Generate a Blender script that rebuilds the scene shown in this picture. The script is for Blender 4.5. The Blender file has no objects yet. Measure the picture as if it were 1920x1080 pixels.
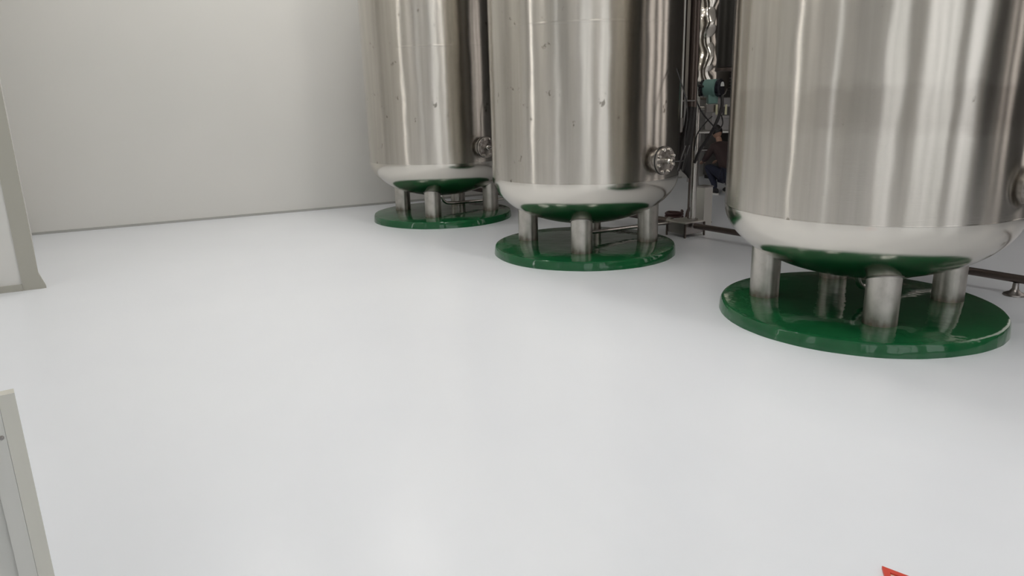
import bpy, bmesh, math, random
from mathutils import Vector, Matrix, noise
random.seed(7)
S = bpy.context.scene
COL = S.collection
PI = math.pi

# ------------------------------------------------------------------ camera
cam_d = bpy.data.cameras.new('camera')
cam_d.sensor_width = 36.0
cam_d.lens = 25.12
cam_d.clip_start = 0.02
cam = bpy.data.objects.new('camera', cam_d)
COL.objects.link(cam)
RT = Vector((0.99966326, -0.00670555, -0.02506792))
UP = Vector((0.02594928, 0.25832278, 0.96571009))
FW = Vector((0.0, 0.96603539, -0.2584098))
M = Matrix((RT, UP, -FW)).transposed().to_4x4()
M.translation = (0, 0, 1.5)
cam.matrix_world = M
S.camera = cam

# ------------------------------------------------------------------ world, exposure
w = bpy.data.worlds.new('world')
S.world = w
w.use_nodes = True
w.node_tree.nodes['Background'].inputs[0].default_value = (0.75, 0.82, 0.9, 1)
w.node_tree.nodes['Background'].inputs[1].default_value = 0.5
S.view_settings.view_transform = 'Standard'
S.view_settings.look = 'None'
S.view_settings.exposure = 0.0
S.view_settings.gamma = 1.0
S.view_settings.use_curve_mapping = False
LAMP = 26.5          # luminance of the ceiling lamps
ADDWIN = 1.0            # luminance of the added windows behind the camera and in the alcove


# ------------------------------------------------------------------ materials
def mat(name, col, rough=0.5, metal=0.0, spec=0.5, emit=None, coat=0.0):
    m = bpy.data.materials.new(name)
    m.use_nodes = True
    b = m.node_tree.nodes['Principled BSDF']
    b.inputs['Base Color'].default_value = (*col, 1)
    b.inputs['Roughness'].default_value = rough
    b.inputs['Metallic'].default_value = metal
    b.inputs['Specular IOR Level'].default_value = spec
    b.inputs['Coat Weight'].default_value = coat
    b.inputs['Coat Roughness'].default_value = 0.05
    if emit:
        b.inputs['Emission Color'].default_value = (*emit[0], 1)
        b.inputs['Emission Strength'].default_value = emit[1]
    return m


class N:
    """small node-building helper on top of a material"""
    def __init__(self, m):
        self.t = m.node_tree
        self.b = self.t.nodes['Principled BSDF']

    def new(self, kind, **kw):
        n = self.t.nodes.new(kind)
        for k, v in kw.items():
            setattr(n, k, v)
        return n

    def link(self, a, b):
        self.t.links.new(a, b)

    def coords(self, scale, kind='Object'):
        c = self.new('ShaderNodeTexCoord')
        mp = self.new('ShaderNodeMapping')
        mp.inputs['Scale'].default_value = scale
        self.link(c.outputs[kind], mp.inputs['Vector'])
        return mp.outputs[0]

    def noise(self, vec, scale, detail=3, rough=0.5):
        n = self.new('ShaderNodeTexNoise')
        n.inputs['Scale'].default_value = scale
        n.inputs['Detail'].default_value = detail
        n.inputs['Roughness'].default_value = rough
        self.link(vec, n.inputs['Vector'])
        return n.outputs['Fac']

    def ramp(self, fac, stops):
        r = self.new('ShaderNodeValToRGB')
        el = r.color_ramp.elements
        while len(el) < len(stops):
            el.new(0.5)
        for e, (p, c) in zip(el, stops):
            e.position = p
            e.color = (*c, 1) if len(c) == 3 else c
        self.link(fac, r.inputs[0])
        return r.outputs[0]

    def mix(self, fac, a, b):
        x = self.new('ShaderNodeMix', data_type='RGBA')
        for sock, v in ((x.inputs[0], fac), (x.inputs[6], a), (x.inputs[7], b)):
            if hasattr(v, 'is_output'):
                self.link(v, sock)
            elif isinstance(v, (int, float)):
                sock.default_value = v
            else:
                sock.default_value = (*v, 1)
        return x.outputs[2]

    def bump(self, h, strength, dist, prev=None):
        bp = self.new('ShaderNodeBump')
        bp.inputs['Strength'].default_value = strength
        bp.inputs['Distance'].default_value = dist
        self.link(h, bp.inputs['Height'])
        if prev is not None:
            self.link(prev, bp.inputs['Normal'])
        return bp.outputs[0]


def brushed(name, painted_reflection=False):
    m = mat(name, (0.6, 0.57, 0.52), 0.24, 1.0)
    n = N(m)
    n.b.inputs['Anisotropic'].default_value = 0.95
    n.b.inputs['Anisotropic Rotation'].default_value = 0.25
    tg = n.new('ShaderNodeTangent', direction_type='RADIAL', axis='Z')
    n.link(tg.outputs[0], n.b.inputs['Tangent'])
    v = n.coords((1, 1, 1))
    # broad dents in the sheet, then horizontal brush lines
    dents = n.noise(n.coords((1.0, 1.0, 0.55)), 2.2, 2)
    nb = n.bump(dents, 0.35, 0.02)
    lines = n.noise(n.coords((0.6, 0.6, 60)), 6, 2)
    nb = n.bump(lines, 0.12, 0.002, nb)
    n.link(nb, n.b.inputs['Normal'])
    # vertical water streaks, scuff specks
    streak = n.noise(n.coords((7, 7, 0.25)), 2.5, 3)
    base = n.ramp(streak, [(0.3, (0.50, 0.475, 0.43)), (0.55, (0.565, 0.535, 0.49)), (0.75, (0.61, 0.575, 0.53))])
    blot = n.noise(n.coords((1, 1, 0.8)), 9, 4, 0.6)
    lim = 0.71 if painted_reflection else 0.665
    mask = n.ramp(blot, [(lim, (0, 0, 0)), (lim + .055, (1, 1, 1))])
    base = n.mix(mask, base, (0.25, 0.23, 0.2))
    if painted_reflection:  # dark band painted into the colour as a reflection at eye level
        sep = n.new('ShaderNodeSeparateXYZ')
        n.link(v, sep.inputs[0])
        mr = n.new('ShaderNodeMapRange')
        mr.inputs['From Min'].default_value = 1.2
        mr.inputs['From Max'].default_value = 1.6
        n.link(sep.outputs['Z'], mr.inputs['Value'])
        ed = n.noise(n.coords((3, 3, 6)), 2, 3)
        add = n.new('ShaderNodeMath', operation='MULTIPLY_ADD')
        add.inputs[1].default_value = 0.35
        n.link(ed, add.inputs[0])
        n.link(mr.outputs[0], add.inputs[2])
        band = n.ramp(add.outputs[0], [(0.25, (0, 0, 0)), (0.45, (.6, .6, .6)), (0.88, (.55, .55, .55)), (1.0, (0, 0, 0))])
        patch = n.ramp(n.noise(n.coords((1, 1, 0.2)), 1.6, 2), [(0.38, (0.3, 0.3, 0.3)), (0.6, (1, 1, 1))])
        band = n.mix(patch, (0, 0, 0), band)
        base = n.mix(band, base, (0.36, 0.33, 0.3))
    n.link(base, n.b.inputs['Base Color'])
    return m


M_SHELL = brushed('brushed_stainless')
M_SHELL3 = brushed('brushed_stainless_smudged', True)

M_HEAD = mat('polished_stainless', (0.66, 0.63, 0.575), 0.15, 1.0)
n = N(M_HEAD)
nb = n.bump(n.noise(n.coords((1, 1, 1)), 3.0, 2), 0.12, 0.02)
nb = n.bump(n.noise(n.coords((0.6, 0.6, 60)), 6, 2), 0.22, 0.001, nb)
n.link(nb, n.b.inputs['Normal'])

M_LEG = mat('satin_stainless_leg', (0.5, 0.48, 0.45), 0.34, 1.0)
n = N(M_LEG)
rust = n.noise(n.coords((6, 6, 4)), 2.5, 4)
c = n.ramp(rust, [(0.3, (0.4, 0.38, 0.345)), (0.5, (0.49, 0.47, 0.435)), (0.7, (0.55, 0.525, 0.485))])
sep = n.new('ShaderNodeSeparateXYZ')
n.link(n.coords((1, 1, 1)), sep.inputs[0])
add = n.new('ShaderNodeMath', operation='MULTIPLY_ADD')
add.inputs[1].default_value = 0.12
n.link(rust, add.inputs[0])
n.link(sep.outputs['Z'], add.inputs[2])
edge = n.ramp(add.outputs[0], [(0.13, (1, 1, 1)), (0.19, (0, 0, 0))])
n.link(n.mix(edge, c, (0.2, 0.15, 0.11)), n.b.inputs['Base Color'])

M_STEEL = mat('plain_stainless', (0.66, 0.64, 0.6), 0.25, 1.0)
n = N(M_STEEL)
n.link(n.ramp(n.noise(n.coords((8, 8, 1)), 4, 3), [(0.3, (0.58, 0.55, 0.52)), (0.7, (0.72, 0.69, 0.66))]), n.b.inputs['Base Color'])
M_STEELSHEET = mat('satin_sheet_steel', (0.62, 0.6, 0.56), 0.4, 1.0)
M_DARKSTEEL = mat('dark_brown_steel', (0.13, 0.105, 0.095), 0.3, 0.8)
M_GREYSTEEL = mat('dull_grey_steel', (0.34, 0.32, 0.31), 0.32, 1.0)
M_FOIL = mat('crumpled_foil', (0.56, 0.52, 0.47), 0.1, 1.0)
M_FLANGE = mat('tarnished_flange', (0.33, 0.305, 0.285), 0.33, 1.0)
n = N(M_FLANGE)
n.link(n.ramp(n.noise(n.coords((1, 1, 1)), 26, 3), [(0.35, (0.2, 0.18, 0.165)), (0.65, (0.46, 0.43, 0.4))]), n.b.inputs['Base Color'])
M_PALE = mat('pale_tube', (0.6, 0.6, 0.58), 0.2)  # paleness stands in for a bright edge reflection
M_BOLT = mat('bolt_steel', (0.7, 0.68, 0.65), 0.15, 1.0)
M_GASKET = mat('black_gasket', (0.02, 0.02, 0.02), 0.6)
M_RUBBER = mat('black_rubber', (0.018, 0.016, 0.017), 0.42)
M_CAP = mat('black_cap', (0.012, 0.012, 0.02), 0.25)
M_TEAL = mat('teal_enamel', (0.17, 0.30, 0.27), 0.35)
M_DISPLAY = mat('display_glass', (0.75, 0.78, 0.76), 0.15)
M_TAG = mat('pale_yellow_tag', (0.55, 0.53, 0.36), 0.6)
M_MAROON = mat('maroon_rubber', (0.06, 0.022, 0.022), 0.45)
M_RED = mat('red_plastic', (0.62, 0.06, 0.035), 0.4)
M_CREAM = mat('cream_plastic', (0.85, 0.66, 0.52), 0.5)
M_SKIN = mat('skin', (0.42, 0.25, 0.18), 0.55)
M_HAIR = mat('black_hair', (0.012, 0.01, 0.01), 0.5)
M_JACKET = mat('dark_brown_jacket', (0.055, 0.035, 0.035), 0.85)
M_TROUSER = mat('navy_trousers', (0.018, 0.022, 0.045), 0.85)
M_SHOE = mat('black_shoe', (0.015, 0.015, 0.02), 0.5)
M_SOLE = mat('white_sole', (0.75, 0.74, 0.72), 0.6)
M_CABGREY = mat('light_grey_cabinet', (0.42, 0.4, 0.4), 0.45)
M_CABDARK = mat('dark_grey_cabinet', (0.09, 0.083, 0.08), 0.5)
M_LAMP = mat('lamp_diffuser', (0.9, 0.9, 0.9), 0.5, emit=((1.0, 0.97, 0.92), LAMP))
M_WIN = mat('frosted_daylight_pane', (0.8, 0.8, 0.8), 0.5, emit=((0.95, 0.98, 1.0), ADDWIN))  # panes of the added windows
M_ADDSLIT = mat('bright_daylight_slit', (0.8, 0.8, 0.8), 0.5, emit=((1.0, 0.98, 0.95), 8.0))
M_ADDWINR = mat('right_daylight_pane', (0.8, 0.8, 0.8), 0.5, emit=((1.0, 0.9, 0.84), 0.85))
M_ADDFRAME = mat('window_frame_grey', (0.3, 0.29, 0.27), 0.5)
M_TRIM = mat('greenish_beige_trim', (0.40, 0.39, 0.34), 0.5)
M_JAMB = mat('off_white_jamb', (0.6, 0.6, 0.57), 0.35)
M_COVE = mat('grey_cove', (0.4, 0.4, 0.38), 0.5)
M_WALLDARK = mat('dark_grey_wall', (0.055, 0.05, 0.046), 0.6)
M_JTRIM = mat('pale_beige_trim', (0.64, 0.63, 0.57), 0.45)
M_CEIL = mat('ceiling_white', (0.7, 0.7, 0.68), 0.7)
M_ADDDOOR = mat('dark_doorway', (0.05, 0.048, 0.04), 0.6)

M_FLOOR = mat('white_epoxy_floor', (0.8, 0.815, 0.84), 0.28, spec=0.35)
n = N(M_FLOOR)
v = n.coords((1, 1, 1))
n.link(n.ramp(n.noise(v, 0.7, 3), [(0.3, (0.785, 0.81, 0.86)), (0.7, (0.815, 0.84, 0.885))]), n.b.inputs['Base Color'])
n.link(n.bump(n.noise(v, 1.6, 3), 0.06, 0.02), n.b.inputs['Normal'])

M_WALL = mat('white_wall_panel', (0.68, 0.675, 0.65), 0.4, spec=0.3)
n = N(M_WALL)
n.link(n.ramp(n.noise(n.coords((1, 1, 1)), 0.6, 2), [(0.3, (0.665, 0.66, 0.635)), (0.7, (0.70, 0.69, 0.665))]), n.b.inputs['Base Color'])

M_PAD = mat('green_epoxy', (0.012, 0.105, 0.038), 0.08, spec=0.5, coat=0.1)
n = N(M_PAD)
v = n.coords((1, 1, 1))
n.link(n.ramp(n.noise(v, 3, 3), [(0.3, (0.008, 0.086, 0.031)), (0.7, (0.014, 0.118, 0.04))]), n.b.inputs['Base Color'])
n.link(n.bump(n.noise(n.coords((1, 1, 1)), 4.2, 3), 0.5, 0.018), n.b.inputs['Normal'])


# ------------------------------------------------------------------ mesh helpers
def obj(name, bm, m, parent=None, smooth=False, loc=None):
    me = bpy.data.meshes.new(name)
    bmesh.ops.recalc_face_normals(bm, faces=bm.faces)
    bm.to_mesh(me)
    bm.free()
    if m:
        me.materials.append(m)
    if smooth:
        for p in me.polygons:
            p.use_smooth = True
        try:
            me.set_sharp_from_angle(angle=math.radians(35))
        except Exception:
            pass
    o = bpy.data.objects.new(name, me)
    COL.objects.link(o)
    if parent:
        o.parent = parent
    if loc:
        o.location = loc
    return o


def thing(name, label, cat, loc=(0, 0, 0), rz=0, group=None):
    o = bpy.data.objects.new(name, None)
    o.empty_display_size = 0.1
    COL.objects.link(o)
    o.location = loc
    o.rotation_euler = (0, 0, rz)
    tag(o, label, cat, group)
    return o


def tag(o, label, cat, group=None):
    o['label'] = label
    o['category'] = cat
    if group:
        o['group'] = group
    return o


def struct(name, bm, m, smooth=False):
    o = obj(name, bm, m, None, smooth)
    o['kind'] = 'structure'
    return o


def lathe(prof, seg=48, bm=None, mtx=None):
    """prof: (r, z) pairs; r = 0 closes with a pole"""
    bm = bm or bmesh.new()
    rings = []
    for r, z in prof:
        if r < 1e-6:
            rings.append([bm.verts.new((0, 0, z))])
        else:
            rings.append([bm.verts.new((r * math.cos(2 * PI * k / seg), r * math.sin(2 * PI * k / seg), z)) for k in range(seg)])
    new = [x for rr in rings for x in rr]
    for a, b in zip(rings, rings[1:]):
        for k in range(seg):
            k2 = (k + 1) % seg
            if len(a) == 1 and len(b) == 1:
                continue
            if len(a) == 1:
                bm.faces.new((a[0], b[k], b[k2]))
            elif len(b) == 1:
                bm.faces.new((a[k], a[k2], b[0]))
            else:
                bm.faces.new((a[k], a[k2], b[k2], b[k]))
    if mtx is not None:
        bmesh.ops.transform(bm, matrix=mtx, verts=new)
    return bm


def cylm(p, q, r, seg=20, bm=None, bev=0.0):
    p, q = Vector(p), Vector(q)
    d = q - p
    L = d.length
    mtx = Matrix.Translation(p) @ d.to_track_quat('Z', 'Y').to_matrix().to_4x4()
    if bev:
        pr = [(0, 0), (r - bev, 0), (r, bev), (r, L - bev), (r - bev, L), (0, L)]
    else:
        pr = [(0, 0), (r, 0), (r, L), (0, L)]
    return lathe(pr, seg, bm, mtx)


def box(a, b, bm=None, bev=0.0, mtx=None):
    own = bmesh.new()
    bmesh.ops.create_cube(own, size=1)
    for v in own.verts:
        v.co = Vector([(a[i] + b[i]) / 2 + v.co[i] * (b[i] - a[i]) for i in range(3)])
    if bev:
        bmesh.ops.bevel(own, geom=list(own.edges), offset=bev, segments=2, affect='EDGES', profile=0.5)
    if mtx is not None:
        bmesh.ops.transform(own, matrix=mtx, verts=own.verts)
    if bm is None:
        return own
    tmp = bpy.data.meshes.new('tmp')
    own.to_mesh(tmp)
    own.free()
    bm.from_mesh(tmp)
    bpy.data.meshes.remove(tmp)
    return bm


def catmull(pts, sub=8):
    P = [Vector(p) for p in pts]
    P = [P[0] * 2 - P[1]] + P + [P[-1] * 2 - P[-2]]
    out = []
    for i in range(1, len(P) - 2):
        for k in range(sub):
            t = k / sub
            a, b, c, d = P[i - 1:i + 3]
            out.append(0.5 * ((2 * b) + (c - a) * t + (2 * a - 5 * b + 4 * c - d) * t * t + (3 * b - a - 3 * c + d) * t ** 3))
    out.append(P[-2])
    return out


def tube(pts, r, seg=10, sub=8, bm=None, radii=None):
    bm = bm or bmesh.new()
    C = catmull(pts, sub) if sub > 1 else [Vector(p) for p in pts]
    if radii:
        R = [v.x for v in catmull([(x, 0, 0) for x in radii], sub)] if sub > 1 else radii
    else:
        R = [r] * len(C)
    prev = None
    rings = []
    for i, c in enumerate(C):
        t = (C[min(i + 1, len(C) - 1)] - C[max(i - 1, 0)]).normalized()
        if prev is None:
            x = t.orthogonal().normalized()
        else:
            x = (prev - t * prev.dot(t)).normalized()
        prev = x
        y = t.cross(x)
        rings.append([bm.verts.new(c + (x * math.cos(2 * PI * k / seg) + y * math.sin(2 * PI * k / seg)) * R[i]) for k in range(seg)])
    for a, b in zip(rings, rings[1:]):
        for k in range(seg):
            bm.faces.new((a[k], a[(k + 1) % seg], b[(k + 1) % seg], b[k]))
    bm.faces.new(rings[0][::-1])
    bm.faces.new(rings[-1])
    return bm


def prism(poly, z0, z1, bm=None):
    bm = bm or bmesh.new()
    a = [bm.verts.new((x, y, z0)) for x, y in poly]
    b = [bm.verts.new((x, y, z1)) for x, y in poly]
    bm.faces.new(a[::-1])
    bm.faces.new(b)
    for i in range(len(poly)):
        j = (i + 1) % len(poly)
        bm.faces.new((a[i], a[j], b[j], b[i]))
    return bm


def quad_wall(p, q, z0, z1, thick):
    """vertical slab whose front face runs p -> q, body on the left-hand side"""
    p, q = Vector(p), Vector(q)
    d = (q - p).normalized()
    nrm = Vector((-d.y, d.x)) * thick
    return prism([tuple(p), tuple(q), tuple(q + nrm), tuple(p + nrm)], z0, z1)


# ------------------------------------------------------------------ the room
U = Vector((0.573, -0.82))          # along the row of tanks, towards the camera side
W = Vector((0.9025, 0.4307))        # along the back wall, to the right
HC = 5.2
A = Vector((-5.90, 8.72))           # back left corner
B = Vector((-4.08, 6.0))            # end of the short left wall
Cc = B - W * 3.6                    # far end of the alcove wall
D = Cc + U * 10.5                   # rear left corner
E_ = A + W * 11.0                   # back right corner
F_ = D + W * 11.0
bm = prism([tuple(x) for x in (A - W * 6 - U * .5, E_ - U * .5 + W, F_ + U * .5 + W, D + U * .5 - W * 2)], -0.1, 0.0)
struct('floor', bm, M_FLOOR)
bm = prism([tuple(x) for x in (A - W * 6 - U * .5, E_ - U * .5 + W, F_ + U * .5 + W, D + U * .5 - W * 2)], HC, HC + 0.1)
struct('ceiling', bm, M_CEIL)
struct('wall_back', quad_wall(A, E_, 0, HC, 0.2), M_WALL)
struct('wall_right', quad_wall(E_, F_, 0, HC, 0.2), M_WALLDARK)
struct('wall_rear', quad_wall(F_, D, 0, HC, 0.2), M_WALL)
struct('wall_alcove', quad_wall(D, Cc, 0, HC, 0.2), M_WALL)
# the short wall on the left: a thick block whose end faces the camera
struct('wall_left', prism([tuple(x) for x in (A, A - W * 3.6, Cc, B)], 0, HC), M_WALL)
# beige corner profile on that end, with a small foot at the floor
P0 = B
bm = prism([tuple(x) for x in (P0 + U * .012 + W * .008, P0 + U * .012 - W * .125, P0 - U * .002 - W * .125, P0 - U * .10 - W * .004, P0 - U * .10 + W * .008)], 0, HC)
struct('trim_1', bm, M_TRIM)
bm = prism([tuple(x) for x in (P0 + W * .008 - U * .12, P0 + W * .045 - U * .06, P0 + W * .045 + U * .0, P0 + W * .008 + U * .012)], 0, 0.02)
tv = [v for v in bm.verts if v.co.z > 0.01]
for v_ in tv:
    if (v_.co.xy - P0).dot(W) < 0.03:
        v_.co.z = 0.13
struct('trim_2', bm, M_TRIM)
bm = prism([tuple(x) for x in (Cc + U * .02, B + U * .02 - W * .126, B - W * .126, Cc)], 0, 0.055)
struct('baseboard_left', bm, M_TRIM)
bm = quad_wall(A - U * -.012, A + W * 10 - U * -.012, 0, 0.03, 0.012)
struct('baseboard_back', bm, M_COVE)

# near door jamb at the lower left: post, cover strip on its edge, screws
JB = Vector((-1.0430, 1.3900))      # the edge seen against the floor
jd = JB.normalized()                # away from the camera
jl = Vector((-jd.y, jd.x))          # to the left
jamb = prism([tuple(x) for x in (JB + jl * .030, JB + jl * .062 - jd * .01, JB + jl * .062 + jd * .10, JB + jl * .03 + jd * .12)], 0, HC)
t3 = struct('trim_3', jamb, M_JAMB)
bm = prism([tuple(x) for x in (JB + jl * .0625, JB + jl * .30, JB + jl * .30 + jd * .10, JB + jl * .0625 + jd * .10)], 0, HC)
struct('trim_4', bm, M_JAMB)
bm = prism([tuple(x) for x in (JB, JB + jl * .0295, JB + jl * .0295 + jd * .03, JB + jd * .03)], 0, 0.93)
struct('trim_5', bm, M_JTRIM)

for l_, z_, r_ in ((.038, .84, .0045), (.047, .835, .002)):
    c_ = JB + jl * l_ - jd * .003
    obj('screw', cylm((c_.x + jd.x * .004, c_.y + jd.y * .004, z_), (c_.x - jd.x * .003, c_.y - jd.y * .003, z_), r_, 10, None, .001), M_GREYSTEEL, t3)

# windows and door added behind the camera, unseen, to shape streaks in the steel
def rear(t, z, off=0.0):
    p = D + W * t - U * off
    return Vector((p.x, p.y, z))


def rear_box(t0, t1, z0, z1, o0, o1, bm=None):
    bm = bm or bmesh.new()
    prism([tuple(rear(t, 0, q).xy) for t, q in ((t0, o0), (t1, o0), (t1, o1), (t0, o1))], z0, z1, bm)
    return bm


def window(i, t0, t1, z0, z1, mull):  # one added window behind the camera
    fr = bmesh.new()
    for a, b in ((t0 - .06, t0), (t1, t1 + .06)):
        rear_box(a, b, z0 - .06, z1 + .06, 0.0, 0.07, fr)
    rear_box(t0, t1, z0 - .06, z0, 0.0, 0.07, fr)
    rear_box(t0, t1, z1, z1 + .06, 0.0, 0.07, fr)
    for k in range(1, mull):
        t = t0 + (t1 - t0) * k / mull
        rear_box(t - .05, t + .05, z0, z1, 0.0, 0.07, fr)
    f = struct('window_%d' % i, fr, M_ADDFRAME)
    p = obj('pane', rear_box(t0, t1, z0, z1, 0.005, 0.02), M_WIN, f)


window(1, 0.3, 2.5, 0.3, 4.6, 2)
window(2, 4.2, 6.6, 0.3, 4.6, 3)
window(3, 7.4, 8.6, 0.3, 4.6, 1)
dr = struct('door_1', rear_box(9.2, 10.6, 0, 4.2, 0.0, 0.05), M_ADDDOOR)

V = (F_ - E_).normalized()
Vn = Vector((V.y, -V.x))            # into the room
for i, (y0, y1) in enumerate(((5.2, 4.4), (6.5, 5.9), (7.5, 7.0), (1.35, 1.0), (2.5, 2.0))):  # warm panes added on the unseen right wall for streaks in the steel
    a = E_ + V * ((y0 - E_.y) / V.y)
    b = E_ + V * ((y1 - E_.y) / V.y)
    f = struct('window_%d' % (4 + i), quad_wall(b + V * .08 + Vn * .004, a - V * .08 + Vn * .004, 0.5, 4.5, .03), M_ADDFRAME)
    obj('pane', quad_wall(b + Vn * .035, a + Vn * .035, 0.58, 4.42, .003), M_ADDWINR, f)

# glowing slits added in the alcove, out of sight, for streaks on the tanks
for i, (p, q) in enumerate(((Cc + U * 1.06, Cc + U * .94), (Cc + U * 5.56, Cc + U * 5.2))):
    e = (p - q).normalized() * .06
    f = struct('window_%d' % (9 + i), quad_wall(q + W * .004 - e, p + W * .004 + e, .24, 4.56, .03), M_ADDFRAME)
    obj('pane', quad_wall(p + W * .038, q + W * .038, .3, 4.5, .004), (M_ADDSLIT, M_WIN)[i], f)

# ceiling lamps in two rows over the open floor, one more added in the alcove
def ceiling_light(p, L=1.2, Wd=0.3):
    t = thing('ceiling_light', 'flat white LED ceiling panel above the open floor', 'lamp', (p.x, p.y, HC - .08), math.atan2(U.y, U.x), 'ceiling panels above the floor')
    obj('housing', box((-L / 2 - .02, -Wd / 2 - .02, 0), (L / 2 + .02, Wd / 2 + .02, .078)), M_JAMB, t)
    obj('diffuser', box((-L / 2, -Wd / 2, -.012), (L / 2, Wd / 2, -.001)), M_LAMP, t)
    return t


for row, ks in ((-2.7, (0, 1, 2, 3)), (-.7, (0, 1, 2, 3))):
    for k in ks:
        pt = Vector((0.73, 7.0)) + Vector((0.82, 0.573)) * row + U * (-3.0 + k * 2.6)
        ceiling_light(pt)
ceiling_light(Vector((-4.9, 2.9)), .8)  # extra panel, added to brighten the left wall's end face


# ------------------------------------------------------------------ tanks
CENT = [Vector((-0.8785, 9.3083, 0)), Vector((0.7316, 6.9961, 0)), Vector((2.3535, 4.7008, 0))]
RT_, ZT, DH = 0.893, 0.76, 0.462
PADH, PADR = 0.085, 0.894


def head_z(r):
    return ZT - DH * math.sqrt(max(0, 1 - (r / RT_) ** 2))


def plinth(i, label):
    bm = bmesh.new()
    seg = 120
    prof = [(0, PADH), (PADR * .5, PADH), (PADR - .035, PADH), (PADR - .014, PADH - .006), (PADR - .006, PADH - .02), (PADR, 0)]
    lathe(prof, seg, bm)
    for v in bm.verts:
        a = math.atan2(v.co.y, v.co.x)
        r = v.co.xy.length
        if r > PADR - .05:
            k = 1 + 0.008 * noise.noise(Vector((math.cos(a) * 2.2, math.sin(a) * 2.2, i * 5.0))) + 0.003 * noise.noise(Vector((math.cos(a) * 9, math.sin(a) * 9, i * 3.0)))
            v.co.x *= k
            v.co.y *= k
    o = obj('round_plinth', bm, M_PAD, None, True, CENT[i])
    tag(o, label, 'plinth', 'green plinths under the tanks')
    return o


plinth(0, 'round glossy green plinth under the tank farthest from the camera')
plinth(1, 'round glossy green plinth under the middle steel tank')
plinth(2, 'round glossy green plinth under the nearest tank, largest in view')

LEG_C = Vector((0.04, 0.11))
LEG_R, LEG_T = 0.60, 0.10
PORT_A = math.radians(-51)


Z1 = Vector((0, 0, 1))


def ring_seam(z, h=0.03, d=0.0016):
    pr = []
    for k in range(7):
        t = k / 6
        pr.append((RT_ + d * math.sin(t * PI) - 0.0005, z - h / 2 + h * t))
    return lathe(pr, 128)


def build_tank():
    t = thing('storage_tank', '', 'tank')
    shell = obj('shell', lathe([(RT_, ZT + (3.7 - ZT) * k / 24) for k in range(25)], 160), M_SHELL, t, True)
    # bottom and top dished heads
    pr = []
    for k in range(33):
        a = PI / 2 * k / 32
        pr.append((RT_ * math.sin(a), ZT - DH * math.cos(a)))
    obj('bottom_head', lathe(pr, 160), M_HEAD, t, True)
    obj('top_head', lathe([(r, 3.7 + (ZT - z)) for r, z in pr[::-1]], 96), M_HEAD, t, True)
    obj('weld_seam', ring_seam(2.075), M_SHELL, t, True)
    obj('weld_seam', ring_seam(ZT + .002, 0.012, 0.0012), M_SHELL, t, True)
    # four stub legs, tops cut to the dish
    for a in (-101, -11, 79, 169):
        a = math.radians(a)
        cx, cy = LEG_C.x + LEG_R * math.cos(a), LEG_C.y + LEG_R * math.sin(a)
        bm = bmesh.new()
        seg = 40
        lo = [bm.verts.new((LEG_T * math.cos(2 * PI * k / seg), LEG_T * math.sin(2 * PI * k / seg), PADH)) for k in range(seg)]
        hi = []
        for v in lo:
            rr = math.hypot(v.co.x + cx, v.co.y + cy)
            hi.append(bm.verts.new((v.co.x, v.co.y, head_z(rr) + .002)))
        for k in range(seg):
            bm.faces.new((lo[k], lo[(k + 1) % seg], hi[(k + 1) % seg], hi[k]))
        bm.faces.new(lo[::-1])
        leg = obj('leg', bm, M_LEG, t, True, (cx, cy, 0))
        # weld bead where the leg meets the dish
        pts = []
        for k in range(seg + 1):
            x, y = (LEG_T + .004) * math.cos(2 * PI * k / seg), (LEG_T + .004) * math.sin(2 * PI * k / seg)
            pts.append((x, y, head_z(math.hypot(x + cx, y + cy)) - .002))
        obj('weld_bead', tube(pts, 0.006, 6, 1), M_GREYSTEEL, leg, True)
    # bottom outlet and its branch to the header pipe
    zb = ZT - DH
    hp = Vector((0.82, 0.573)) * 1.27
    pts = [(0, 0, zb + .01), (0, 0, zb - .04), (.03, .02, zb - .10), (.12, .084, .17), (hp.x * .5, hp.y * .5, .155), (hp.x, hp.y, .13)]
    obj('outlet_pipe', tube(pts, 0.02, 12, 8), M_STEEL, t, True)
    # flanged side port with bolts, gasket, probe and cable
    d = Vector((math.cos(PORT_A), math.sin(PORT_A), 0))
    s = Vector((-d.y, d.x, 0))
    pc = d * (RT_ - .01) + Vector((0, 0, .935))
    neck = obj('port_neck', cylm(pc, pc + d * .075, .092, 32), M_FLANGE, t, True)
    fl = obj('port_flange', cylm(pc + d * .055, pc + d * .076, .122, 40, None, .003), M_FLANGE, t, True)
    obj('gasket', cylm(pc + d * .076, pc + d * .088, .1235, 40), M_GASKET, fl, True)
    obj('cover_plate', cylm(pc + d * .088, pc + d * .110, .122, 40, None, .003), M_FLANGE, fl, True)
    for k in range(8):
        a = 2 * PI * (k + .5) / 8
        q = pc + (s * math.cos(a) + Vector((0, 0, 1)) * math.sin(a)) * .1
        b = cylm(q + d * .045, q + d * .130, .008, 8)
        cylm(q + d * .109, q + d * .124, .0145, 6, b)
        obj('bolt', b, M_BOLT, fl)
    pb = cylm(pc + d * .108, pc + d * .15, .028, 12, None, .004)
    cylm(pc + d * .15, pc + d * .19, .018, 6, pb)
    probe = obj('probe', pb, M_BOLT, t, True)
    q = pc + d * .19
    obj('probe_cable', tube([q, q + d * .05 + s * .02, q + d * .05 + s * .09 + Vector((0, 0, .02)), q + s * .14 + Vector((0, 0, .16)), q + s * .16 + Vector((0, 0, .45)), d * (RT_ + .02) + s * .2 + Vector((0, 0, 1.7))], .006, 8, 8), M_RUBBER, probe, True)
    for k in (0, 1):
        o1 = q + d * (.02 + .02 * k) + s * (.075 + .03 * k)
        obj('cable_gland', tube([o1 - s * .035 - Z1 * .085, o1, o1 + s * .06 + Z1 * .12], .0135, 10, 4), M_RUBBER, probe, True)
    return t


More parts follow.
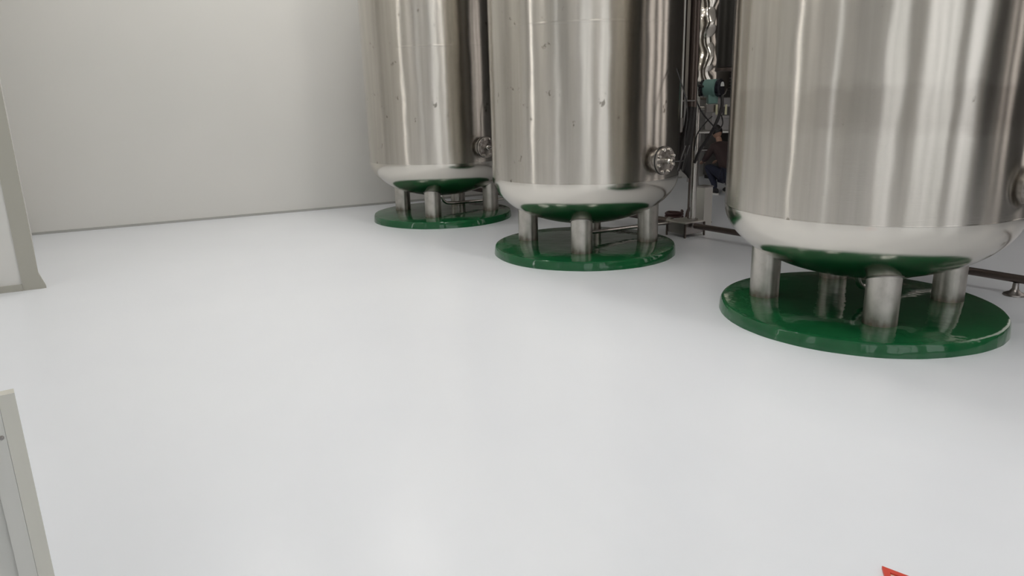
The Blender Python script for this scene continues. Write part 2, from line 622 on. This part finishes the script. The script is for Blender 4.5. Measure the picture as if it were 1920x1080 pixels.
def copy_tree(o, parent=None):
    c = o.copy()
    COL.objects.link(c)
    c.parent = parent
    for ch in list(o.children):
        copy_tree(ch, c)
    return c


tank = build_tank()
labels = ['stainless steel tank farthest from the camera, beside the white back wall',
          'middle stainless steel tank with black scuffs, between two others',
          'nearest stainless steel tank, largest in view, with a dark smudged band']
tanks = []
for i in range(3):
    o = tank if i == 0 else copy_tree(tank)
    o.location = CENT[i]
    tag(o, labels[i], 'tank', 'steel tanks on green plinths')
    tanks.append(o)
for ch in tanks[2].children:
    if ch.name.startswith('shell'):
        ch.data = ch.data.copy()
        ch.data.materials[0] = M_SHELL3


# scuffs that sit on the middle tank's shell (thin dried paint drips and scratches)
# ------------------------------------------------------------------ pipework along the back of the row
n_ = Vector((0.82, 0.573, 0))
u_ = Vector((0.573, -0.82, 0))
HP0 = CENT[1] + n_ * 1.30
t = thing('header_pipe', 'long dark steel pipe running low along the floor behind the tanks', 'pipe', HP0 + Vector((0, 0, 0)))
obj('pipe_run', cylm(u_ * -4.2 + Vector((0, 0, .135)), u_ * -.03 + Vector((0, 0, .135)), .034, 20), M_DARKSTEEL, t, True)
obj('pipe_run', cylm(u_ * .29 + Vector((0, 0, .125)), u_ * 4.6 + Vector((0, 0, .125)), .030, 20), M_DARKSTEEL, t, True)
obj('coupling', cylm(u_ * -.09 + Vector((0, 0, .135)), u_ * -.035 + Vector((0, 0, .135)), .042, 20, None, .004), M_GREYSTEEL, t, True)
for k in (3.3, 3.75):
    sd = obj('pipe_stand', lathe([(0, .002), (.075, .002), (.07, .012), (.035, .03), (.022, .05), (.02, .095), (0, .095)], 24), M_GREYSTEEL, t, True, tuple(u_ * k))

# pump base: stainless box frame with corner legs
rz = math.atan2(.233, -.143) - PI / 2
t = thing('pump_skid', 'low stainless box frame on the floor right of the middle tank', 'machine base', (1.90, 7.654, 0), rz)
obj('top_plate', box((-.145, -.14, .15), (.145, .14, .165), None, .003), M_STEELSHEET, t)
pl = box((-.138, -.132, .035), (.138, -.124, .15))
obj('side_panel', pl, M_GREYSTEEL, t)
obj('side_panel', box((.13, -.124, .035), (.138, .132, .15)), M_STEELSHEET, t)
obj('side_panel', box((-.138, -.124, .035), (-.13, .132, .15)), M_GREYSTEEL, t)
obj('side_panel', box((-.13, .124, .035), (.13, .132, .15)), M_GREYSTEEL, t)
for sx in (-1, 1):
    for sy in (-1, 1):
        obj('leg', box((sx * .142 - .008, sy * .136 - .008, 0), (sx * .142 + .008, sy * .136 + .008, .15)), M_DARKSTEEL, t)

# upright pipe on the base
t = thing('upright_pipe', 'upright stainless pipe standing on the low box frame beside the middle tank', 'pipe', (1.975, 7.66, .165))
obj('pipe_run', cylm((0, 0, 0), (0, 0, 1.33), .031, 24), M_STEEL, t, True)
obj('base_flange', cylm((0, 0, 0), (0, 0, .014), .06, 24, None, .003), M_GREYSTEEL, t, True)
obj('side_pipe', cylm((-.055, -.02, .02), (-.045, -.02, 1.25), .012, 14), M_DARKSTEEL, t, True)
obj('clamp', cylm((-.06, -.02, 1.1), (.005, 0, 1.1), .014, 10), M_GREYSTEEL, t, True)
el = tube([(0, 0, 1.32), (0, 0, 1.36), (-.01, -.005, 1.385), (-.03, -.015, 1.4), (-.07, -.03, 1.4)], .022, 14, 6)
obj('elbow', el, M_BOLT, t, True)
vb = lathe([(0, -.05), (.02, -.05), (.034, -.03), (.038, 0), (.034, .03), (.02, .05), (0, .05)], 20, None, Matrix.Translation((.0, -.01, 1.40)) @ Matrix.Rotation(PI / 2, 4, 'Y'))
obj('valve_body', vb, M_BOLT, t, True)
obj('valve_lever', box((-.06, -.055, 1.43), (.06, -.035, 1.438), None, .002), M_GREYSTEEL, t)

# pump housing: bright stainless box behind the upright pipe
t = thing('pump_housing', 'pale stainless upright box standing behind the upright pipe', 'housing', (2.19, 8.02, 0), rz)
obj('casing', box((-.065, -.065, 0), (.065, .065, .47), None, .006), M_STEELSHEET, t)
obj('lid', box((-.07, -.07, .47), (.07, .07, .485), None, .003), M_GREYSTEEL, t)
obj('latch', box((.068, -.02, .40), (.078, .02, .43), None, .002), M_BOLT, t)

# dark pipe dropping beside the middle tank, tapering to a black boot
t = thing('drop_pipe', 'dark brown vertical pipe with tapered black lower sleeve, right of the middle tank', 'pipe', (1.83, 7.30, 0))
obj('pipe_run', cylm((0, 0, 1.28), (0, 0, HC), .047, 24), M_DARKSTEEL, t, True)
obj('pipe_run', cylm((-.10, .06, 1.02), (-.10, .06, HC), .036, 20), M_DARKSTEEL, t, True)
obj('sleeve', tube([(0, 0, 1.36), (-.02, 0, 1.15), (-.05, 0, 1.0), (-.065, 0, .88), (-.045, 0, .78), (-.01, 0, .70), (0, 0, .655)], .05, 20, 6, None, [.05, .056, .07, .078, .06, .028, .008]), M_RUBBER, t, True)

# sight tube beside the dark pipe
t = thing('sight_tube', 'thin bright sight tube running up the right edge of the middle tank', 'gauge', (1.700, 7.19, 0))
obj('tube', cylm((0, 0, 1.25), (0, 0, 3.4), .011, 14), M_PALE, t, True)
obj('end_fitting', cylm((0, 0, 1.12), (0, 0, 1.26), .02, 12, None, .004), M_GREYSTEEL, t, True)
obj('bracket', cylm((-.06, -.01, 1.42), (.14, 0.04, 1.42), .008, 10), M_GREYSTEEL, t, True)

# pressure transmitter
hd = Vector((.80, -.60, 0))
TP = Vector((2.10, 7.56, 1.40))
t = thing('pressure_transmitter', 'teal pressure transmitter with black round cap and white display', 'gauge', TP)
Z = Vector((0, 0, 1))
cb = Z * .135
bd = cylm(cb - hd * .085, cb + hd * .045, .088, 32, None, .012)
obj('housing', bd, M_TEAL, t, True)
cap = obj('front_cap', cylm(cb + hd * .046, cb + hd * .10, .09, 32, None, .014), M_CAP, t, True)
ctr = cb + hd * .1005 + Z * .015
sv = Vector((-hd.y, hd.x, 0))
dm = bmesh.new()
poly = []
for k in range(17):
    a = PI * k / 16
    poly.append(ctr + sv * math.cos(a) * .045 + Z * (math.sin(a) * .045))
v0 = [dm.verts.new(p) for p in poly]
v1 = [dm.verts.new(p + hd * .004) for p in poly]
dm.faces.new(v0)
dm.faces.new(v1[::-1])
for k in range(17):
    dm.faces.new((v0[k], v0[(k + 1) % 17], v1[(k + 1) % 17], v1[k]))
obj('display', dm, M_DISPLAY, cap)
obj('back_cap', cylm(cb - hd * .12, cb - hd * .086, .084, 32, None, .012), M_CAP, t, True)
nk = box((-.05, -.045, -.02), (.05, .045, .075), None, .01)
obj('neck', nk, M_TEAL, t, True)
mf = box((-.065, -.045, -.11), (.065, .045, -.022), None, .006)
for k in (-1, 1):
    cylm((k * .045, -.05, -.065), (k * .045, .05, -.065), .014, 8, mf)
obj('manifold', mf, M_GREYSTEEL, t)
for k in (-.02, .075):
    obj('tag', box((.04 + k, -.075, -.13), (.062 + k, -.07, -.03)), M_TAG, t)
obj('mounting_arm', cylm((-.105, .085, -.06), (-.05, .02, -.06), .016, 12), M_STEEL, t, True)

# cables around the transmitter
cables = [
    ('thick black cable hanging down from the transmitter manifold', [TP + Vector((.085, -.06, .06)), TP + Vector((.08, -.08, -.06)), TP + Vector((.03, -.07, -.22)), TP + Vector((-.03, -.03, -.36)), TP + Vector((-.10, .0, -.48)), TP + Vector((-.15, .02, -.62))], .017),
    ('thin black cable crossing from the dark pipe down to the transmitter loop', [TP + Vector((-.22, -.2, .03)), TP + Vector((-.13, -.12, -.10)), TP + Vector((-.02, -.1, -.22)), TP + Vector((.05, -.09, -.28)), TP + Vector((.095, -.09, -.22)), TP + Vector((.08, -.08, -.13))], .007),
    ('thin black cable sagging from the valve to the pipe below', [TP + Vector((-.02, -.1, -.14)), TP + Vector((-.09, -.1, -.21)), TP + Vector((-.17, -.12, -.32)), TP + Vector((-.20, -.14, -.48))], .007),
    ('black hose looped over the shiny valve to the transmitter', [TP + Vector((-.28, -.2, .13)), TP + Vector((-.2, -.1, .17)), TP + Vector((-.10, -.02, .15)), TP + Vector((-.06, .05, .13))], .011),
]
for lab, pts, r in cables:
    tag(obj('cable', tube(pts, r, 8, 8), M_RUBBER, None, True), lab, 'cable')

# maroon hoses lying behind the middle tank
pts = []
for k in range(27):
    a = k * .5
    pts.append((2.02 + .10 * math.cos(a) + .015 * math.sin(3 * a), 8.72 + .13 * math.sin(a), .02 + .0026 * k))
tag(obj('hose_coil', tube(pts, .017, 8, 3), M_MAROON, None, True), 'coiled maroon hose on the floor behind the middle tank', 'hose')
tag(obj('hose', tube([(2.0, 8.25, .022), (2.06, 8.3, .05), (2.10, 8.33, .17), (2.17, 8.3, .16), (2.25, 8.25, .08), (2.33, 8.2, .024)], .02, 10, 8), M_MAROON, None, True), 'short dark maroon hose arched beside the hose coil', 'hose')

# ------------------------------------------------------------------ far background between the tanks
# crumpled foil-clad duct
bm = bmesh.new()
R0 = .37
prof = [(.001, 1.22), (.18, 1.24), (.30, 1.31), (.355, 1.42)] + [(R0, 1.5 + k * .035) for k in range(106)]
lathe(prof, 90, bm)
for v in bm.verts:
    q = Vector((v.co.x * 2.6, v.co.y * 2.6, v.co.z * 3.6))
    k = 1 + .12 * noise.noise(q) + .03 * noise.noise(q * 2.1 + Vector((4, 1, 2)))
    v.co.x *= k
    v.co.y *= k
o = obj('foil_duct', bm, M_FOIL, None, True, (3.10, 11.60, 0.15))
tag(o, 'crumpled foil wrapped duct hanging from above, behind the transmitter', 'duct')

t = thing('vertical_duct', 'thick dark vertical duct ending in a rim, left of the nearest tank', 'duct', (2.70, 9.05, 0))
obj('duct_body', cylm((0, 0, 1.78), (0, 0, HC), .15, 40), mat('charcoal_duct', (.045, .042, .038), .35, .6), t, True)
obj('rim', cylm((0, 0, 1.735), (0, 0, 1.775), .165, 40, None, .004), M_DARKSTEEL, t, True)

t = thing('work_bench', 'stainless work bench at the far wall behind the crouching person', 'table', (3.95, 12.12, 0))
obj('bench_top', box((-.9, -.35, .85), (.9, .35, .88), None, .003), M_STEELSHEET, t)
for sx in (-1, 1):
    for sy in (-1, 1):
        obj('leg', box((sx * .85 - .02, sy * .3 - .02, 0), (sx * .85 + .02, sy * .3 + .02, .85)), M_GREYSTEEL, t)
obj('shelf', box((-.88, .0, .55), (.88, .33, .565)), M_GREYSTEEL, t)
t = thing('control_box', 'light grey box with square window on the far work bench', 'box', (3.75, 12.15, .88))
obj('case', box((-.42, -.2, 0), (.42, .2, .52), None, .01), M_CABGREY, t)
obj('window_frame', box((-.30, -.212, .2), (-.1, -.2, .42), None, .004), mat('pale_frame', (.55, .52, .52), .5), t)
obj('window_glass', box((-.26, -.216, .24), (-.14, -.212, .38)), M_CABDARK, t)
t = thing('tall_cabinet', 'tall dark grey cabinet against the far wall behind the bench', 'cabinet', (4.12, 13.05, 0), math.atan2(W.y, W.x))  # cabinet added where the far wall is only dim
obj('case', box((-.62, -.17, .06), (.62, .17, 2.3), None, .01), M_CABDARK, t)
obj('plinth', box((-.6, -.15, 0), (.6, .15, .06)), M_GASKET, t)
for k in range(5):
    obj('vent_slat', box((-.5, -.182, 1.5 + k * .05), (.5, -.17, 1.525 + k * .05)), M_GREYSTEEL, t)

# ------------------------------------------------------------------ crouching person
def skin(name, joints, edges, m, parent, sub=2):
    me = bpy.data.meshes.new(name)
    me.from_pydata([j[0] for j in joints], edges, [])
    o = bpy.data.objects.new(name, me)
    COL.objects.link(o)
    md = o.modifiers.new('skin', 'SKIN')
    md.use_smooth_shade = True
    for k, (p, r) in enumerate(joints):
        d = me.skin_vertices[0].data[k]
        d.radius = (r, r) if isinstance(r, float) else r
        d.use_root = (k == 0)
    sb = o.modifiers.new('sub', 'SUBSURF')
    sb.levels = sb.render_levels = sub
    bpy.context.view_layer.update()
    dg = bpy.context.evaluated_depsgraph_get()
    m2 = bpy.data.meshes.new_from_object(o.evaluated_get(dg))
    o.modifiers.clear()
    o.data = m2
    m2.materials.clear()
    m2.materials.append(m)
    for p in m2.polygons:
        p.use_smooth = True
    o.parent = parent
    return o


pr_ = thing('person', 'person crouching with back bent, dark jacket and navy trousers, beyond the tanks', 'person', (3.22, 10.80, 0), PI * .6)
pr_.scale = (.86, .86, .86)
# local frame: +x is forward (turned to face left in the picture), y to the person's left
HZ = .36
body = [((-.12, 0, HZ), .135), ((-.08, 0, HZ + .16), .125), ((.02, 0, HZ + .34), (.16, .12)), ((.10, 0, HZ + .46), (.15, .10)), ((.17, 0, HZ + .55), .058), ((.20, 0, HZ + .60), .055)]
be = [(0, 1), (1, 2), (2, 3), (3, 4), (4, 5)]
for s in (-1, 1):
    b0 = len(body)
    body += [((-.10, s * .10, HZ - .01), .10), ((.25, s * .15, .47), .075), ((.24, s * .15, .43), .068), ((.06, s * .14, .20), .058), ((.02, s * .14, .09), .043)]
    be += [(0, b0), (b0, b0 + 1), (b0 + 1, b0 + 2), (b0 + 2, b0 + 3), (b0 + 3, b0 + 4)]
skin('trouser_legs', [body[0]] + [x for x in body[6:]], [(0, 1), (1, 2), (2, 3), (3, 4), (4, 5), (0, 6), (6, 7), (7, 8), (8, 9), (9, 10)], M_TROUSER, pr_)
up = [((-.12, 0, HZ + .03), .140), ((-.08, 0, HZ + .16), .135), ((.02, 0, HZ + .34), (.17, .13)), ((.10, 0, HZ + .46), (.15, .11)), ((.15, 0, HZ + .52), .065)]
ue = [(0, 1), (1, 2), (2, 3), (3, 4)]
for s in (-1, 1):
    b0 = len(up)
    up += [((.09, s * .17, HZ + .45), .07), ((.20, s * .24, HZ + .26), .055), ((.38, s * .16, HZ + .20), .042)]
    ue += [(3, b0), (b0, b0 + 1), (b0 + 1, b0 + 2)]
skin('jacket', up, ue, M_JACKET, pr_)
skin('neck', [((.14, 0, HZ + .50), .055), ((.185, 0, HZ + .57), .052), ((.215, 0, HZ + .62), .055)], [(0, 1), (1, 2)], M_SKIN, pr_)
hb = bmesh.new()
bmesh.ops.create_icosphere(hb, subdivisions=4, radius=1)
for v in hb.verts:
    x, y, z = v.co
    f = max(0, x)
    v.co = Vector((x * .098 + .008 * f * (z < 0), y * .076 * (1 - .18 * max(0, -z)), z * .118))
    # nose, brow and eye hollows
    nd = math.exp(-((y / .16) ** 2 + ((z + .12) / .2) ** 2)) * (x > 0)
    v.co.x += .022 * nd
    for s in (-1, 1):
        ed = math.exp(-(((y - s * .42) / .17) ** 2 + ((z - .08) / .12) ** 2)) * (x > 0)
        v.co.x -= .010 * ed
head = obj('head', hb, M_SKIN, pr_, True, (.25, 0, HZ + .70))
head.rotation_euler = (0, math.radians(28), 0)
for s in (-1, 1):
    eb = bmesh.new()
    bmesh.ops.create_uvsphere(eb, u_segments=10, v_segments=8, radius=.010)
    obj('eye', eb, M_DISPLAY, head, True, (.083, s * .031, .010))
    ear = bmesh.new()
    bmesh.ops.create_uvsphere(ear, u_segments=12, v_segments=8, radius=1)
    for v in ear.verts:
        v.co = Vector((v.co.x * .017, v.co.y * .009, v.co.z * .03))
    obj('ear', ear, M_SKIN, head, True, (-.005, s * .076, 0))
mb = bmesh.new()
bmesh.ops.create_uvsphere(mb, u_segments=12, v_segments=8, radius=1)
for v in mb.verts:
    v.co = Vector((v.co.x * .008, v.co.y * .024, v.co.z * .007))
obj('mouth', mb, mat('lips', (.32, .12, .1), .5), head, True, (.088, 0, -.056))
hr = bmesh.new()
bmesh.ops.create_icosphere(hr, subdivisions=4, radius=1)
dele = []
for v in hr.verts:
    if v.co.x > .35 and v.co.z < .45 or v.co.z < -.45:
        dele.append(v)
    v.co = Vector((v.co.x * .106 - .004, v.co.y * .084, v.co.z * .127 + .003)) * (1 + .02 * noise.noise(v.co * 6))
bmesh.ops.delete(hr, geom=dele, context='VERTS')
obj('hair', hr, M_HAIR, head, True)


def hand(parent, wrist, d, side):
    """palm and five bent fingers as one skinned figure"""
    d = Vector(d).normalized()
    s = Vector((0, side, 0))
    dn = Vector((0, 0, -1))
    w0 = Vector(wrist)
    J = [(w0, .026), (w0 + d * .045, (.036, .016)), (w0 + d * .085, (.038, .014))]
    Ed = [(0, 1), (1, 2)]
    for k, L in enumerate((.062, .075, .07, .055)):
        o_ = s * (-.03 + .02 * k)
        b0 = len(J)
        J += [(w0 + d * .09 + o_, .0095), (w0 + d * (.09 + L * .5) + o_ + dn * .006, .009), (w0 + d * (.09 + L * .8) + o_ + dn * L * .4, .008)]
        Ed += [(2, b0), (b0, b0 + 1), (b0 + 1, b0 + 2)]
    b0 = len(J)
    J += [(w0 + d * .035 - s * .04, .011), (w0 + d * .075 - s * .058 + dn * .012, .0095), (w0 + d * .10 - s * .055 + dn * .02, .0085)]
    Ed += [(1, b0), (b0, b0 + 1), (b0 + 1, b0 + 2)]
    return skin('hand', J, Ed, M_SKIN, parent, 1)


for s in (-1, 1):
    hand(pr_, (.37, s * .165, HZ + .20), (1, -s * .25, -.35), s)
    sh = bmesh.new()
    bmesh.ops.create_uvsphere(sh, u_segments=20, v_segments=12, radius=1)
    for v in sh.verts:
        x, y, z = v.co
        v.co = Vector((x * .135 + .05, y * .045 * (1 + .15 * x), max(-.03, z * (.06 - .02 * x)) + .055))
    shoe = obj('shoe', sh, M_SHOE, pr_, True, (.0, s * .14, 0))
    so = bmesh.new()
    prism([(.05 + .142 * math.cos(2 * PI * k / 24), .05 * math.sin(2 * PI * k / 24) * (1 + .15 * math.cos(2 * PI * k / 24))) for k in range(24)], 0, .028, so)
    obj('sole', so, M_SOLE, shoe)

# ------------------------------------------------------------------ red-rimmed triangle on the floor by the camera
ap = Vector((1.169, 1.986))
d1 = Vector((-.012, -.037)).normalized()
d2 = Vector((.043, -.039)).normalized()
L = .30
tri = [ap, ap + d1 * L, ap + d2 * L]
cen = (tri[0] + tri[1] + tri[2]) / 3
t = thing('floor_sign', 'red rimmed pale triangle lying flat on the white floor at the bottom edge', 'sign', (cen.x, cen.y, 0))
inn = [cen + (p - cen) * .80 for p in tri]
fm = bmesh.new()
for i in range(3):
    j = (i + 1) % 3
    q = [tri[i] - cen, tri[j] - cen, inn[j] - cen, inn[i] - cen]
    prism([tuple(x) for x in q], 0.0, .010, fm)
bmesh.ops.remove_doubles(fm, verts=fm.verts, dist=1e-5)
obj('rim', fm, M_RED, t)
obj('plate', prism([tuple((p - cen) * .995) for p in inn], 0.0, .004), M_CREAM, t)
